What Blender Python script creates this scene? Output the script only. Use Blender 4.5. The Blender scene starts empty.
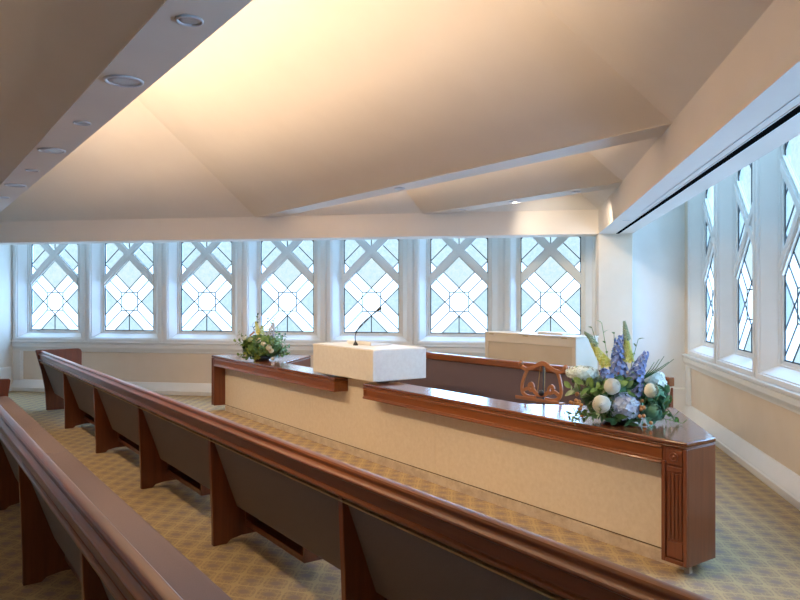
import bpy, bmesh, math, random
from math import sin, cos, pi, radians, sqrt
from mathutils import Vector, Matrix

random.seed(7)
S = bpy.context.scene
COL = S.collection
K = sqrt(.5)

# ------------------------------------------------------------------ materials
def mat(name, col, rough=.6, spec=.5, coat=0., metal=0.):
    m = bpy.data.materials.new(name); m.use_nodes = True
    b = m.node_tree.nodes['Principled BSDF']
    b.inputs['Base Color'].default_value = (*col, 1)
    b.inputs['Roughness'].default_value = rough
    b.inputs['Specular IOR Level'].default_value = spec
    b.inputs['Metallic'].default_value = metal
    if coat:
        b.inputs['Coat Weight'].default_value = coat
        b.inputs['Coat Roughness'].default_value = .12
    return m

def nodes(m): return m.node_tree.nodes, m.node_tree.links, m.node_tree.nodes['Principled BSDF']

def noise_mix(m, c1, c2, scale=(8, 8, 8), detail=4, rough=.6, lo=.35, hi=.65, bump=0., coord='Object'):
    N, Lk, b = nodes(m)
    tc = N.new('ShaderNodeTexCoord'); mp = N.new('ShaderNodeMapping'); nz = N.new('ShaderNodeTexNoise')
    mp.inputs['Scale'].default_value = scale
    nz.inputs['Scale'].default_value = 1; nz.inputs['Detail'].default_value = detail; nz.inputs['Roughness'].default_value = rough
    cr = N.new('ShaderNodeValToRGB')
    cr.color_ramp.elements[0].position = lo; cr.color_ramp.elements[0].color = (*c1, 1)
    cr.color_ramp.elements[1].position = hi; cr.color_ramp.elements[1].color = (*c2, 1)
    Lk.new(tc.outputs[coord], mp.inputs['Vector']); Lk.new(mp.outputs[0], nz.inputs['Vector'])
    Lk.new(nz.outputs['Fac'], cr.inputs[0]); Lk.new(cr.outputs[0], b.inputs['Base Color'])
    if bump:
        bp = N.new('ShaderNodeBump'); bp.inputs['Strength'].default_value = bump; bp.inputs['Distance'].default_value = .004
        Lk.new(nz.outputs['Fac'], bp.inputs['Height']); Lk.new(bp.outputs[0], b.inputs['Normal'])
    return m

M = {}
def wood(name, c1, c2, rough=.32, coat=.5, yaw=0., scale=(1.6, 34, 34)):
    m = mat(name, c1, rough, .5, coat)
    N, Lk, b = nodes(m)
    noise_mix(m, c1, c2, scale, 5, .6, .3, .7)
    mp = [n for n in N if n.type == 'MAPPING'][0]; mp.vector_type = 'TEXTURE'
    mp.inputs['Scale'].default_value = tuple(1 / s for s in scale)
    mp.inputs['Rotation'].default_value = (0, 0, yaw)
    return m
M['wood'] = wood('cherry_wood', (.175, .046, .010), (.26, .078, .018), .28, .15, radians(135))
M['wood_v'] = wood('cherry_wood_upright', (.15, .036, .011), (.215, .058, .018), .38, .35, 0, (30, 30, 1.6))
M['wood_top'] = wood('cherry_wood_polished', (.125, .033, .010), (.19, .052, .016), .2, .45, radians(135))
M['oak'] = wood('orange_oak', (.27, .092, .026), (.35, .135, .042), .4, .3, radians(135))
M['wall'] = noise_mix(mat('wall_plaster', (.70, .64, .56), .85, .2), (.69, .63, .555), (.72, .665, .59), (3, 3, 3))
M['wainscot'] = noise_mix(mat('beige_wainscot', (.74, .63, .5), .8, .2), (.73, .62, .49), (.755, .645, .52), (3, 3, 3))
M['ceil'] = noise_mix(mat('ceiling_plaster', (.71, .64, .56), .9, .15), (.705, .635, .555), (.725, .655, .575), (2, 2, 2))
M['paint'] = noise_mix(mat('white_painted_trim', (.80, .79, .76), .45, .4), (.79, .78, .75), (.81, .80, .775), (5, 5, 5))
M['stone'] = noise_mix(mat('cream_limestone', (.72, .61, .46), .4, .4), (.70, .59, .44), (.76, .655, .51), (26, 26, 26), 6, .65)
M['box_stone'] = noise_mix(mat('pale_limestone', (.70, .64, .55), .42, .4), (.68, .62, .53), (.74, .69, .60), (24, 24, 24), 6, .65)
M['marble'] = noise_mix(mat('veined_marble', (.6, .5, .38), .3, .5), (.47, .37, .27), (.63, .53, .41), (7, 7, 9), 8, .7, .36, .6)
M['fabric'] = noise_mix(mat('mauve_brown_fabric', (.15, .105, .10), .95, .1), (.235, .180, .178), (.28, .215, .21), (420, 420, 420), 2, .5, .3, .7, .25)
M['backfab'] = noise_mix(mat('dark_taupe_fabric', (.10, .075, .062), .9, .15), (.22, .180, .155), (.27, .222, .19), (380, 380, 380), 2, .5, .3, .7, .25)
M['benchfab'] = noise_mix(mat('plum_brown_fabric', (.12, .085, .09), .95, .1), (.105, .074, .078), (.135, .098, .104), (380, 380, 380), 2, .5, .3, .7, .25)
M['piping'] = noise_mix(mat('gold_piping', (.55, .36, .16), .5, .4), (.5, .33, .14), (.6, .4, .18), (60, 60, 60))
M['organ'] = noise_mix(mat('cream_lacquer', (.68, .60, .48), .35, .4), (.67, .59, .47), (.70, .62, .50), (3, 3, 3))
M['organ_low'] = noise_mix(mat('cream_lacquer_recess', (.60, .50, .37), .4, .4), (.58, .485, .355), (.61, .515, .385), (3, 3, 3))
M['black'] = noise_mix(mat('black_plastic', (.01, .01, .011), .4, .5), (.009, .009, .01), (.014, .014, .015), (40, 40, 40))
M['lead'] = noise_mix(mat('lead_came', (.03, .034, .038), .5, .5, metal=.3), (.025, .03, .034), (.05, .054, .06), (50, 50, 50))
M['joint'] = noise_mix(mat('brown_joint', (.16, .11, .06), .8, .1), (.14, .095, .05), (.18, .12, .07), (30, 30, 30))
M['slot'] = noise_mix(mat('black_slot', (.004, .004, .004), 1., 0.), (.003, .003, .003), (.006, .006, .006), (40, 40, 40))
M['steel'] = noise_mix(mat('brushed_steel', (.55, .55, .56), .3, .5, metal=1.), (.5, .5, .51), (.6, .6, .61), (90, 90, 9))
M['ring'] = noise_mix(mat('white_trim_ring', (.60, .59, .60), .3, .5), (.58, .57, .58), (.63, .62, .63), (20, 20, 20))
M['lens'] = noise_mix(mat('frosted_lens', (.42, .42, .44), .35, .5), (.40, .40, .42), (.46, .46, .48), (60, 60, 60))
M['brass'] = noise_mix(mat('dull_brass', (.45, .32, .12), .35, .5, metal=1.), (.4, .28, .1), (.5, .36, .15), (60, 60, 60))

def carpet():
    m = mat('patterned_carpet', (.4, .3, .17), .97, .05)
    N, Lk, b = nodes(m)
    tc = N.new('ShaderNodeTexCoord'); mp = N.new('ShaderNodeMapping')
    mp.inputs['Rotation'].default_value = (0, 0, radians(45)); mp.inputs['Scale'].default_value = (1, 1, 1)
    Lk.new(tc.outputs['Object'], mp.inputs['Vector'])
    sp = N.new('ShaderNodeSeparateXYZ')
    nz0 = N.new('ShaderNodeTexNoise'); nz0.inputs['Scale'].default_value = 30; nz0.inputs['Detail'].default_value = 2
    mx0 = N.new('ShaderNodeVectorMath'); mx0.operation = 'MULTIPLY_ADD'
    Lk.new(mp.outputs[0], nz0.inputs['Vector'])
    mx0.inputs[1].default_value = (.012, .012, 0)
    Lk.new(nz0.outputs['Color'], mx0.inputs[0]); Lk.new(mp.outputs[0], mx0.inputs[2])
    Lk.new(mx0.outputs[0], sp.inputs[0])
    def f(op, a, bb=None, c=None):
        n = N.new('ShaderNodeMath'); n.operation = op
        for i, v in enumerate((a, bb, c)):
            if v is None: continue
            if isinstance(v, (int, float)): n.inputs[i].default_value = v
            else: Lk.new(v, n.inputs[i])
        return n.outputs[0]
    X, Y = sp.outputs[0], sp.outputs[1]
    A = 2 * pi / .25; B = 2 * pi / .21
    cx = f('COSINE', f('MULTIPLY', X, A)); cy = f('COSINE', f('MULTIPLY', Y, B))
    prod = f('MULTIPLY', cx, cy)                                  # staggered medallions
    oval = f('SMOOTH_MIN', 1.0, f('MULTIPLY', f('MAXIMUM', f('SUBTRACT', prod, .42), 0.), 2.6), .2)
    lat = f('ABSOLUTE', f('ADD', cx, cy))                         # lattice of scrolls
    line1 = f('LESS_THAN', lat, .26)
    fx = f('SINE', f('MULTIPLY', X, A * 3)); fy = f('SINE', f('MULTIPLY', Y, B * 3))
    line2 = f('LESS_THAN', f('ABSOLUTE', f('ADD', fx, fy)), .38)
    vo = N.new('ShaderNodeTexVoronoi'); vo.feature = 'DISTANCE_TO_EDGE'; vo.inputs['Scale'].default_value = 36
    Lk.new(mx0.outputs[0], vo.inputs['Vector'])
    fil = f('MULTIPLY', f('LESS_THAN', vo.outputs['Distance'], .075), .75)
    line2 = f('MAXIMUM', line2, fil)
    gold = f('MAXIMUM', f('MULTIPLY', line1, .9), f('MULTIPLY', f('MULTIPLY', line2, .65), f('SUBTRACT', 1.0, oval)))
    def mixc(fac, c1, c2):
        n = N.new('ShaderNodeMix'); n.data_type = 'RGBA'
        if isinstance(fac, (int, float)): n.inputs[0].default_value = fac
        else: Lk.new(fac, n.inputs[0])
        for i, v in ((6, c1), (7, c2)):
            if isinstance(v, tuple): n.inputs[i].default_value = (*v, 1)
            else: Lk.new(v, n.inputs[i])
        return n.outputs[2]
    c = mixc(oval, (.39, .285, .18), (.34, .255, .20))
    c = mixc(gold, c, (.55, .41, .22))
    nz = N.new('ShaderNodeTexNoise'); nz.inputs['Scale'].default_value = 260; nz.inputs['Detail'].default_value = 2
    Lk.new(tc.outputs['Object'], nz.inputs['Vector'])
    mul = N.new('ShaderNodeMix'); mul.data_type = 'RGBA'; mul.blend_type = 'MULTIPLY'; mul.inputs[0].default_value = .35
    Lk.new(c, mul.inputs[6]); Lk.new(nz.outputs['Color'], mul.inputs[7])
    g = N.new('ShaderNodeHueSaturation'); g.inputs['Value'].default_value = 1.2; g.inputs['Saturation'].default_value = 1.0
    Lk.new(mul.outputs[2], g.inputs['Color'])
    Lk.new(g.outputs[0], b.inputs['Base Color'])
    bp = N.new('ShaderNodeBump'); bp.inputs['Strength'].default_value = .3; bp.inputs['Distance'].default_value = .003
    Lk.new(nz.outputs['Fac'], bp.inputs['Height']); Lk.new(bp.outputs[0], b.inputs['Normal'])
    return m
M['carpet'] = carpet()

def glass(name, t1, t2, scatter):
    """obscure leaded glass: lets the sky through with a tint, a little scattering and a sheen"""
    m = bpy.data.materials.new(name); m.use_nodes = True
    N, Lk = m.node_tree.nodes, m.node_tree.links
    N.clear()
    out = N.new('ShaderNodeOutputMaterial')
    tr = N.new('ShaderNodeBsdfTransparent'); tl = N.new('ShaderNodeBsdfTranslucent'); gl = N.new('ShaderNodeBsdfGlossy')
    gl.inputs['Roughness'].default_value = .15
    tc = N.new('ShaderNodeTexCoord'); nz = N.new('ShaderNodeTexNoise'); nz.inputs['Scale'].default_value = 14
    nz.inputs['Detail'].default_value = 6; nz.inputs['Roughness'].default_value = .7
    cr = N.new('ShaderNodeValToRGB')
    cr.color_ramp.elements[0].position = .35; cr.color_ramp.elements[0].color = (*t1, 1)
    cr.color_ramp.elements[1].position = .65; cr.color_ramp.elements[1].color = (*t2, 1)
    Lk.new(tc.outputs['Object'], nz.inputs['Vector']); Lk.new(nz.outputs['Fac'], cr.inputs[0])
    Lk.new(cr.outputs[0], tr.inputs[0]); Lk.new(cr.outputs[0], tl.inputs[0])
    a = N.new('ShaderNodeMixShader'); a.inputs[0].default_value = scatter
    Lk.new(tr.outputs[0], a.inputs[1]); Lk.new(tl.outputs[0], a.inputs[2])
    c = N.new('ShaderNodeMixShader'); c.inputs[0].default_value = .04
    Lk.new(a.outputs[0], c.inputs[1]); Lk.new(gl.outputs[0], c.inputs[2])
    Lk.new(c.outputs[0], out.inputs[0])
    return m
M['g_clear'] = glass('clear_leaded_glass', (.93, .97, .98), (1, 1, 1), .03)
M['g_tint'] = glass('seedy_blue_green_glass', (.37, .405, .385), (.44, .45, .425), .02)
M['g_warm'] = glass('streaky_opal_glass', (.40, .41, .375), (.48, .44, .375), .02)

# ------------------------------------------------------------------ mesh helpers
def fP(s, a, b): return Vector(((a - s) * K, (a + s) * K, b))    # along the pews; a across them, towards the corner
def fX(s, a, b): return Vector((s, a, b))                          # along the far wall
def fY(s, a, b): return Vector((a, s, b))                          # along the right wall
def fZ(s, a, b): return Vector((a, b, s))
def fQ(s, a, b): return Vector(((s - a) * K, (s + a) * K, b))     # along q; a = p

def sweep(bm, f, prof, s0, s1, mi=0):
    n = len(prof)
    A = [bm.verts.new(f(s0, a, b)) for a, b in prof]
    B = [bm.verts.new(f(s1, a, b)) for a, b in prof]
    fs = [bm.faces.new((A[i], A[(i + 1) % n], B[(i + 1) % n], B[i])) for i in range(n)]
    fs += [bm.faces.new(A[::-1]), bm.faces.new(B)]
    for x in fs: x.material_index = mi
def box(bm, f, s0, s1, a0, a1, b0, b1): sweep(bm, f, [(a0, b0), (a1, b0), (a1, b1), (a0, b1)], s0, s1)

def tube(bm, pts, r, seg=8, cap=True):
    pts = [Vector(p) for p in pts]
    rs = r if isinstance(r, (list, tuple)) else [r] * len(pts)
    rings = []
    up = Vector((.13, .21, .97))
    for i, p in enumerate(pts):
        t = (pts[min(i + 1, len(pts) - 1)] - pts[max(i - 1, 0)]).normalized()
        u = t.cross(up)
        if u.length < .05: u = t.cross(Vector((1, 0, 0)))
        u.normalize(); v = t.cross(u)
        rings.append([bm.verts.new(p + (u * cos(2 * pi * k / seg) + v * sin(2 * pi * k / seg)) * rs[i]) for k in range(seg)])
    for a, b in zip(rings, rings[1:]):
        for k in range(seg): bm.faces.new((a[k], a[(k + 1) % seg], b[(k + 1) % seg], b[k]))
    if cap: bm.faces.new(rings[0][::-1]); bm.faces.new(rings[-1])

def lathe(bm, prof, c, axis_m=None, seg=24):
    mtx = axis_m or Matrix.Identity(3); c = Vector(c); rings = []
    for r, z in prof:
        rings.append([bm.verts.new(c + mtx @ Vector((r * cos(2 * pi * k / seg), r * sin(2 * pi * k / seg), z))) for k in range(seg)])
    for a, b in zip(rings, rings[1:]):
        for k in range(seg): bm.faces.new((a[k], a[(k + 1) % seg], b[(k + 1) % seg], b[k]))
    if prof[0][0] > 1e-4: bm.faces.new(rings[0][::-1])
    if prof[-1][0] > 1e-4: bm.faces.new(rings[-1])
    bmesh.ops.remove_doubles(bm, verts=[v for rg in rings for v in rg], dist=1e-5)

def ball(bm, c, r, sub=2, sc=(1, 1, 1)):
    ret = bmesh.ops.create_icosphere(bm, subdivisions=sub, radius=1)
    for v in ret['verts']: v.co = Vector((v.co.x * r * sc[0], v.co.y * r * sc[1], v.co.z * r * sc[2])) + Vector(c)

def obj(name, bm, mats, parent=None, bevel=0., smooth=False, seg=2, keep=False, loc=None):
    if not keep: bmesh.ops.recalc_face_normals(bm, faces=bm.faces[:])
    if smooth:
        for x in bm.faces: x.smooth = True
    o_loc = Vector((0, 0, 0))
    me = bpy.data.meshes.new(name)
    if parent is not None: base = parent.matrix_basis.translation if parent.parent is None else Vector((0, 0, 0))
    bm.to_mesh(me); bm.free()
    for m in (mats if isinstance(mats, (list, tuple)) else [mats]): me.materials.append(m)
    o = bpy.data.objects.new(name, me); COL.objects.link(o)
    if parent is not None:
        o.parent = parent
        w = Vector((0, 0, 0)); q = parent
        while q is not None: w += q.location; q = q.parent
        o.location = -w                      # geometry is written in world coordinates
    if bevel:
        md = o.modifiers.new('bevel', 'BEVEL'); md.width = bevel; md.segments = seg; md.limit_method = 'ANGLE'; md.angle_limit = radians(40)
        if not smooth:
            for pl in me.polygons: pl.use_smooth = True
            me.set_sharp_from_angle(angle=radians(28))
    return o

def thing(name, label, cat, loc=(0, 0, 0), group=None):
    o = bpy.data.objects.new(name, None); COL.objects.link(o)
    o.location = loc; o.empty_display_size = .1
    o['label'] = label; o['category'] = cat
    if group: o['group'] = group
    return o
def tag(o, label, cat, group=None):
    o['label'] = label; o['category'] = cat
    if group: o['group'] = group
    return o
def struct(name, bm, m, parent=None, bevel=0., smooth=False):
    o = obj(name, bm, m, parent, bevel, smooth)
    if parent is None: o['kind'] = 'structure'
    return o
NB = bmesh.new

# ------------------------------------------------------------------ room constants (metres; camera stands at x=y=0)
ZS = 2.675                     # underside of the big perimeter beams
ZC = 3.03                      # their top, low edges of the pleated ceiling
FI, FO = 10.77, 11.20          # far beam: room face, window face (y)
RI, RO = 1.06, 1.54            # right beam: room face, window face (x)
FW, RW = 11.97, 2.335          # wall faces below the windows
FG, RG = 12.10, 2.475           # glass planes
XL, YB = -9.46, -3.0           # left wall face, back wall face
ER = 1.22                      # right end of the far window recess
EY = 10.90                     # far end of the right window recess

# floor
bm = NB(); box(bm, fZ, -.1, 0, XL - .3, RG + .4, YB - .3, FG + .4); struct('floor', bm, M['carpet'])

# ------------------------------------------------------------------ walls
bm = NB(); box(bm, fX, XL, ER, FW, FG + .2, 0, .94); box(bm, fX, ER - .035, ER, FG - .19, FG + .2, .94, 4.2)
struct('wall_far', bm, M['wainscot'])
bm = NB(); box(bm, fX, ER, RI + .4, FO, FG + .2, 0, 4.2); struct('wall_far_end', bm, M['wall'])
bm = NB(); box(bm, fX, RO - .02, RG + .3, EY, EY + .25, 0, 4.2); struct('wall_recess_end', bm, M['paint'])
bm = NB(); box(bm, fY, .1, EY, RW, RG + .2, 0, .94); box(bm, fY, 10.707, EY, RG - .19, RG + .2, .94, 4.2)
struct('wall_right', bm, M['wainscot'])
bm = NB(); box(bm, fY, YB, .1, RG - .165, RG + .2, 0, 4.2); struct('wall_right_rear', bm, M['wall'])
bm = NB(); box(bm, fY, YB, FG + .2, XL - .2, XL, 0, 4.2); struct('wall_left', bm, M['wall'])
bm = NB(); box(bm, fX, XL - .2, RG + .2, YB - .2, YB, 0, 4.2); struct('wall_back', bm, M['wall'])
# column in the corner under the crossing beams
bm = NB(); box(bm, fZ, 0, ZS, RI, RO, FI, FO); struct('wall_column', bm, M['wainscot'], bevel=.006)

# perimeter beams
bm = NB(); box(bm, fX, XL - .1, RI, FI, FO, ZS, 4.3); struct('trim_1', bm, M['ceil'])
bm = NB(); box(bm, fY, YB - .1, FO, RI, RO, ZS, 4.3); struct('trim_2', bm, M['ceil'])
# lids over the window recesses
bm = NB(); box(bm, fX, XL - .2, RG + .3, FO - .1, FG + .3, 4.15, 4.3); box(bm, fY, YB - .2, FO, RO - .1, RG + .3, 4.15, 4.3)
struct('ceiling_recess', bm, M['ceil'])

# ------------------------------------------------------------------ pleated ceiling
SM, SH = .72, .78
BEAMS = [.94, 4.63, 6.53]; BW = .30
bm = NB()
def roof_z(x, y, ql):
    q = (x + y) * K
    v = [SH * (FI - y), SH * (RI - x), SH * (x - XL), SH * (y - YB)]
    if ql is not None: v.append(SM * (ql - q))
    return ZC + max(0., min(v))
def bay(q0, ql, flat=False):
    tb = NB()
    vs = [tb.verts.new(Vector((x, y, 0))) for x, y in ((XL, YB), (RI, YB), (RI, FI), (XL, FI))]
    tb.faces.new(vs)
    def cut(no, d, clear=None):     # plane no.x = d
        g = tb.verts[:] + tb.edges[:] + tb.faces[:]
        L2 = no.length_squared
        bmesh.ops.bisect_plane(tb, geom=g, dist=1e-5, plane_co=no * (d / L2), plane_no=no,
                               clear_inner=(clear == 'in'), clear_outer=(clear == 'out'))
    cut(Vector((K, K, 0)), q0, 'in'); cut(Vector((K, K, 0)), ql, 'out')
    if not flat:
        P = [(Vector((0, -SH, 0)), SH * FI), (Vector((-SH, 0, 0)), SH * RI), (Vector((SH, 0, 0)), -SH * XL), (Vector((0, SH, 0)), -SH * YB),
             (Vector((-SM * K, -SM * K, 0)), SM * ql)]
        for i in range(5):
            for j in range(i):
                n = P[i][0] - P[j][0]
                if n.length > 1e-6: cut(n, P[j][1] - P[i][1])
    mp = {}
    for v in tb.verts: mp[v] = bm.verts.new((v.co.x, v.co.y, ZC if flat else roof_z(v.co.x, v.co.y, ql)))
    for fc in tb.faces: bm.faces.new([mp[v] for v in fc.verts])
    # riser along the upper edge, down to the strip below
    if not flat:
        edge = sorted([v for v in tb.verts if abs((v.co.x + v.co.y) * K - q0) < 1e-3], key=lambda v: v.co.x)
        for a, b in zip(edge, edge[1:]):
            top = [mp[a].co.copy(), mp[b].co.copy()]
            if max(top[0].z, top[1].z) - ZC < 1e-3: continue
            bm.faces.new([bm.verts.new((a.co.x, a.co.y, ZC)), bm.verts.new((b.co.x, b.co.y, ZC)), bm.verts.new(top[1]), bm.verts.new(top[0])])
    tb.free()
bay(-9.5, -2.0, True)
bay(-2.0, .94); bay(.94, 4.63); bay(4.63, 6.53); bay(6.53, (RI + FI) * K + .01)
struct('ceiling', bm, M['ceil'])

# flat strips under the low edge of each pleat, with a lip that hides the cove lamps
for i, qb in enumerate(BEAMS + [-2.0]):
    bm = NB()
    def strip(a0, a1, z0, z1):
        lo = [fP(a - RI / K, a, 0) for a in (a0, a1)]      # where x = RI
        hi = [fP(FI / K - a, a, 0) for a in (a0, a1)]      # where y = FI
        for a, p in ((a0, lo[0]),): pass
        pts = [lo[0], lo[1], hi[1], hi[0]]
        A = [bm.verts.new((p.x, p.y, z0)) for p in pts]; B = [bm.verts.new((p.x, p.y, z1)) for p in pts]
        for k in range(4): bm.faces.new((A[k], A[(k + 1) % 4], B[(k + 1) % 4], B[k]))
        bm.faces.new(A[::-1]); bm.faces.new(B)
    strip(qb, qb + BW, ZC - .008, ZC + .012)
    strip(qb + BW - .02, qb + BW, ZC + .012, ZC + .07)
    struct('trim_%d' % (i + 3 if i < 3 else 12), bm, M['ceil'])

# ------------------------------------------------------------------ windows
HW, MG = .49, .2675                    # half glass width, side margin of the frame
GZ0, GZ1, XC = 1.132, 3.94, 2.54        # glass bottom, top, crossing of the diagonal bars
PITCH = 1.515
FPROF = [(0, -.05), (0, .022), (.045, .022), (.05, .04), (.068, .04), (.075, .055), (.165, .175), (.18, .175), (.187, .196), (.250, .196),
         (.256, .183), (MG, .183), (MG, -.05)]
def window(idx, c, right):
    # local: w across, d towards the room, z up
    if right: f = lambda w, d, z: Vector((RG - d, c - w, z))
    else: f = lambda w, d, z: Vector((c + w, FG - d, z))
    root = bpy.data.objects.new('window_%d' % idx, None); COL.objects.link(root)
    root.location = f(0, .183, .94); root['kind'] = 'structure'
    # moulded frame, mitred round the opening
    bm = NB(); loops = []
    for o, d in FPROF:
        ob = o * .75
        loops.append([bm.verts.new(f(w, d, z)) for w, z in ((-HW - o, GZ0 - ob), (HW + o, GZ0 - ob), (HW + o, GZ1 + ob), (-HW - o, GZ1 + ob))])
    for a, b in zip(loops, loops[1:] + loops[:1]):
        for k in range(4): bm.faces.new((a[k], a[(k + 1) % 4], b[(k + 1) % 4], b[k]))
    obj('frame', bm, M['paint'], root)
    # crossing diagonal bars, each a moulded bar clipped to the opening
    h = .068; H2 = HW - .004
    for sgn in (-1, 1):
        bm = NB()
        w = h * sqrt(2)
        for (hh, d0, d1) in ((w, -.02, .03), (w * .55, .03, .052)):
            zl, zr = XC - sgn * H2, XC + sgn * H2
            sweep(bm, lambda s, a, b: f(a, s, b), [(-H2, zl - hh), (H2, zr - hh), (H2, zr + hh), (-H2, zl + hh)], d0 + (.002 if sgn > 0 else 0), d1 + (.002 if sgn > 0 else 0))
        obj('diagonal_bar', bm, M['paint'], root)
    # leaded lights
    zc = 1.67; A = HW; lines = []
    yb, yt = (GZ0 - zc) / A, (GZ1 - zc) / A
    cy = (XC - zc) / A; hm = .2
    def L(x0, y0, x1, y1): lines.append((x0, y0, x1, y1))
    e = .49
    low = lambda x: cy - hm - abs(x)      # lower edge of the bars (lower light)
    # long diagonals of the lower light
    for s in (-1, 1):
        x1 = (cy - hm - e) / 2
        L(s * -1, e - 1 + 0, s * x1, e + x1)             # rising to the bar
        L(s * -1, 1 - e, s * min(1, -e - yb), max(yb, -e - min(1, -e - yb)))
        q = .337
        xe = min(1, q + .6)
        L(s * q, q, s * ((cy - hm) / 2), (cy - hm) / 2)   # from the square out to the bar
        L(s * q, -q, s * 1, -1)
    L(-.337, .337, .337, .337); L(-.337, -.337, .337, -.337); L(-.337, -.337, -.337, .337); L(.337, -.337, .337, .337)
    L(0, -e, 0, yb)
    # side lights and upper light: from a point on the edge, one line to each bar
    for s in (-1, 1):
        L(s, cy - .36, s * .78, cy - .58); L(s, cy - .36, s * .42, cy + .22)
        L(s, cy + .36, s * .78, cy + .58)
    L(0, cy + hm, 0, yt)
    ut = 2 * cy       # mirrored ornament high up
    for s in (-1, 1):
        L(s * -1, ut - e + 1 - 0, s * 0, ut - e); L(s * -1, ut + e - 1, 0, ut + e)
    for (a, b, c2, d2) in ((-.337, .337, .337, .337), (-.337, -.337, .337, -.337), (-.337, -.337, -.337, .337), (.337, -.337, .337, .337)):
        L(a, ut + b, c2, ut + d2)
    bm = NB(); lw = .0075
    def clip(x0, y0, x1, y1):
        # keep inside the opening
        t0, t1 = 0., 1.; dx, dy = x1 - x0, y1 - y0
        for p, q in ((-dx, x0 + .999), (dx, .999 - x0), (-dy, y0 - yb), (dy, yt - y0)):
            if abs(p) < 1e-9:
                if q < 0: return None
            else:
                r = q / p
                if p < 0: t0 = max(t0, r)
                else: t1 = min(t1, r)
        if t0 >= t1: return None
        return x0 + dx * t0, y0 + dy * t0, x0 + dx * t1, y0 + dy * t1
    def came(x0, y0, x1, y1, r=lw):
        a, b = Vector((x0 * A, zc + y0 * A)), Vector((x1 * A, zc + y1 * A))
        n = (b - a); n = Vector((-n.y, n.x)).normalized() * r
        pr = [a + n, b + n, b - n, a - n]
        sweep(bm, lambda s, u, v: f(u, s, v), [(p.x, p.y) for p in pr], .0, .009)
    for l in lines:
        c4 = clip(*l)
        if c4: came(*c4)
    for l in ((-.99, yb, -.99, yt), (.99, yb, .99, yt), (-1, yb + .01, 1, yb + .01)): came(*l, .010)
    for s in (-1, 1):     # dark seal under the diagonal bars
        came(s * .995, low(1), 0, low(0), .006)
        came(s * .995, cy - 1 + hm + .0, s * hm, cy, .005)
    obj('leading', bm, M['lead'], root)
    # glass cut into its panes
    bm = NB()
    vs = [bm.verts.new(Vector((x, y, 0))) for x, y in ((-1, yb), (1, yb), (1, yt), (-1, yt))]; bm.faces.new(vs)
    def cut(nx, ny, d):
        bmesh.ops.bisect_plane(bm, geom=bm.verts[:] + bm.edges[:] + bm.faces[:], dist=1e-6, plane_co=Vector((nx, ny, 0)) * (d / (nx * nx + ny * ny)), plane_no=Vector((nx, ny, 0)))
    for nx in (-1, 1):
        for d in (e, -e, cy, cy + .36 - 1, cy - .36 + 1, cy - .36 - 1): cut(nx, 1, d)
    cut(0, 1, cy); cut(1, 0, 0)
    for fc in bm.faces:
        m = fc.calc_center_median(); x, y = m.x, m.y; mi = 0
        if y < cy - abs(x):
            if abs(x) > e + abs(y): mi = 1
            elif y < -e - abs(x): mi = 1
            elif y > e + abs(x): mi = 2
        else:
            mi = 0 if (abs(x) > abs(y - cy) and (cy - y) - .36 > (1 - abs(x))) else 1
        fc.material_index = mi
    for v in bm.verts: v.co = f(v.co.x * A, 0, zc + v.co.y * A)
    obj('glass', bm, [M['g_clear'], M['g_tint'], M['g_warm']], root)
    return root
n = 1
for i in range(7): window(n, -8.70 + 1.5205 * i, False); n += 1
for i in range(7): window(n, 9.95 - PITCH * i, True); n += 1

# ------------------------------------------------------------------ trim below the windows
RAIL = [(0, .74), (.03, .75), (.035, .775), (.075, .83), (.075, .885), (.062, .89), (.062, .905), (.095, .915), (.095, .935), (.08, .94), (0, .94)]
BASE = [(0, 0), (.115, 0), (.12, .02), (.12, .07), (.105, .08), (.1, .09), (.02, .205), (0, .21)]
bm = NB(); sweep(bm, fX, [(FW - a, b) for a, b in RAIL], XL, ER); struct('trim_6', bm, M['paint'])
bm = NB(); sweep(bm, fY, [(RW - a, b) for a, b in RAIL], .1, EY); struct('trim_7', bm, M['paint'])
bm = NB(); sweep(bm, fX, [(FW - a, b) for a, b in BASE], XL, ER); struct('baseboard_far', bm, M['paint'])
bm = NB(); sweep(bm, fY, [(RW - a, b) for a, b in BASE], .1, EY); struct('baseboard_right', bm, M['paint'])
bm = NB(); sweep(bm, fZ, [(XL, FW), (XL, FW - .045), (XL + .15, FW - .045), (XL + .19, FW - .015), (XL + .19, FW)], .2, .76); struct('trim_8', bm, M['paint'])
bm = NB(); sweep(bm, fZ, [(RW, EY), (RW - .045, EY), (RW - .045, EY - .15), (RW - .015, EY - .19), (RW, EY - .19)], .2, .76); struct('trim_9', bm, M['paint'])
bm = NB(); sweep(bm, fY, [(XL, 0), (XL + .03, 0), (XL + .03, .44), (XL + .015, .46), (XL, .46)], YB, FW - .12); struct('baseboard_left', bm, M['paint'])
bm = NB(); sweep(bm, fX, [(EY, 0), (EY - .03, 0), (EY - .03, .42), (EY - .015, .44), (EY, .44)], RO, RW - .045); struct('baseboard_recess', bm, M['paint'])

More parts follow.
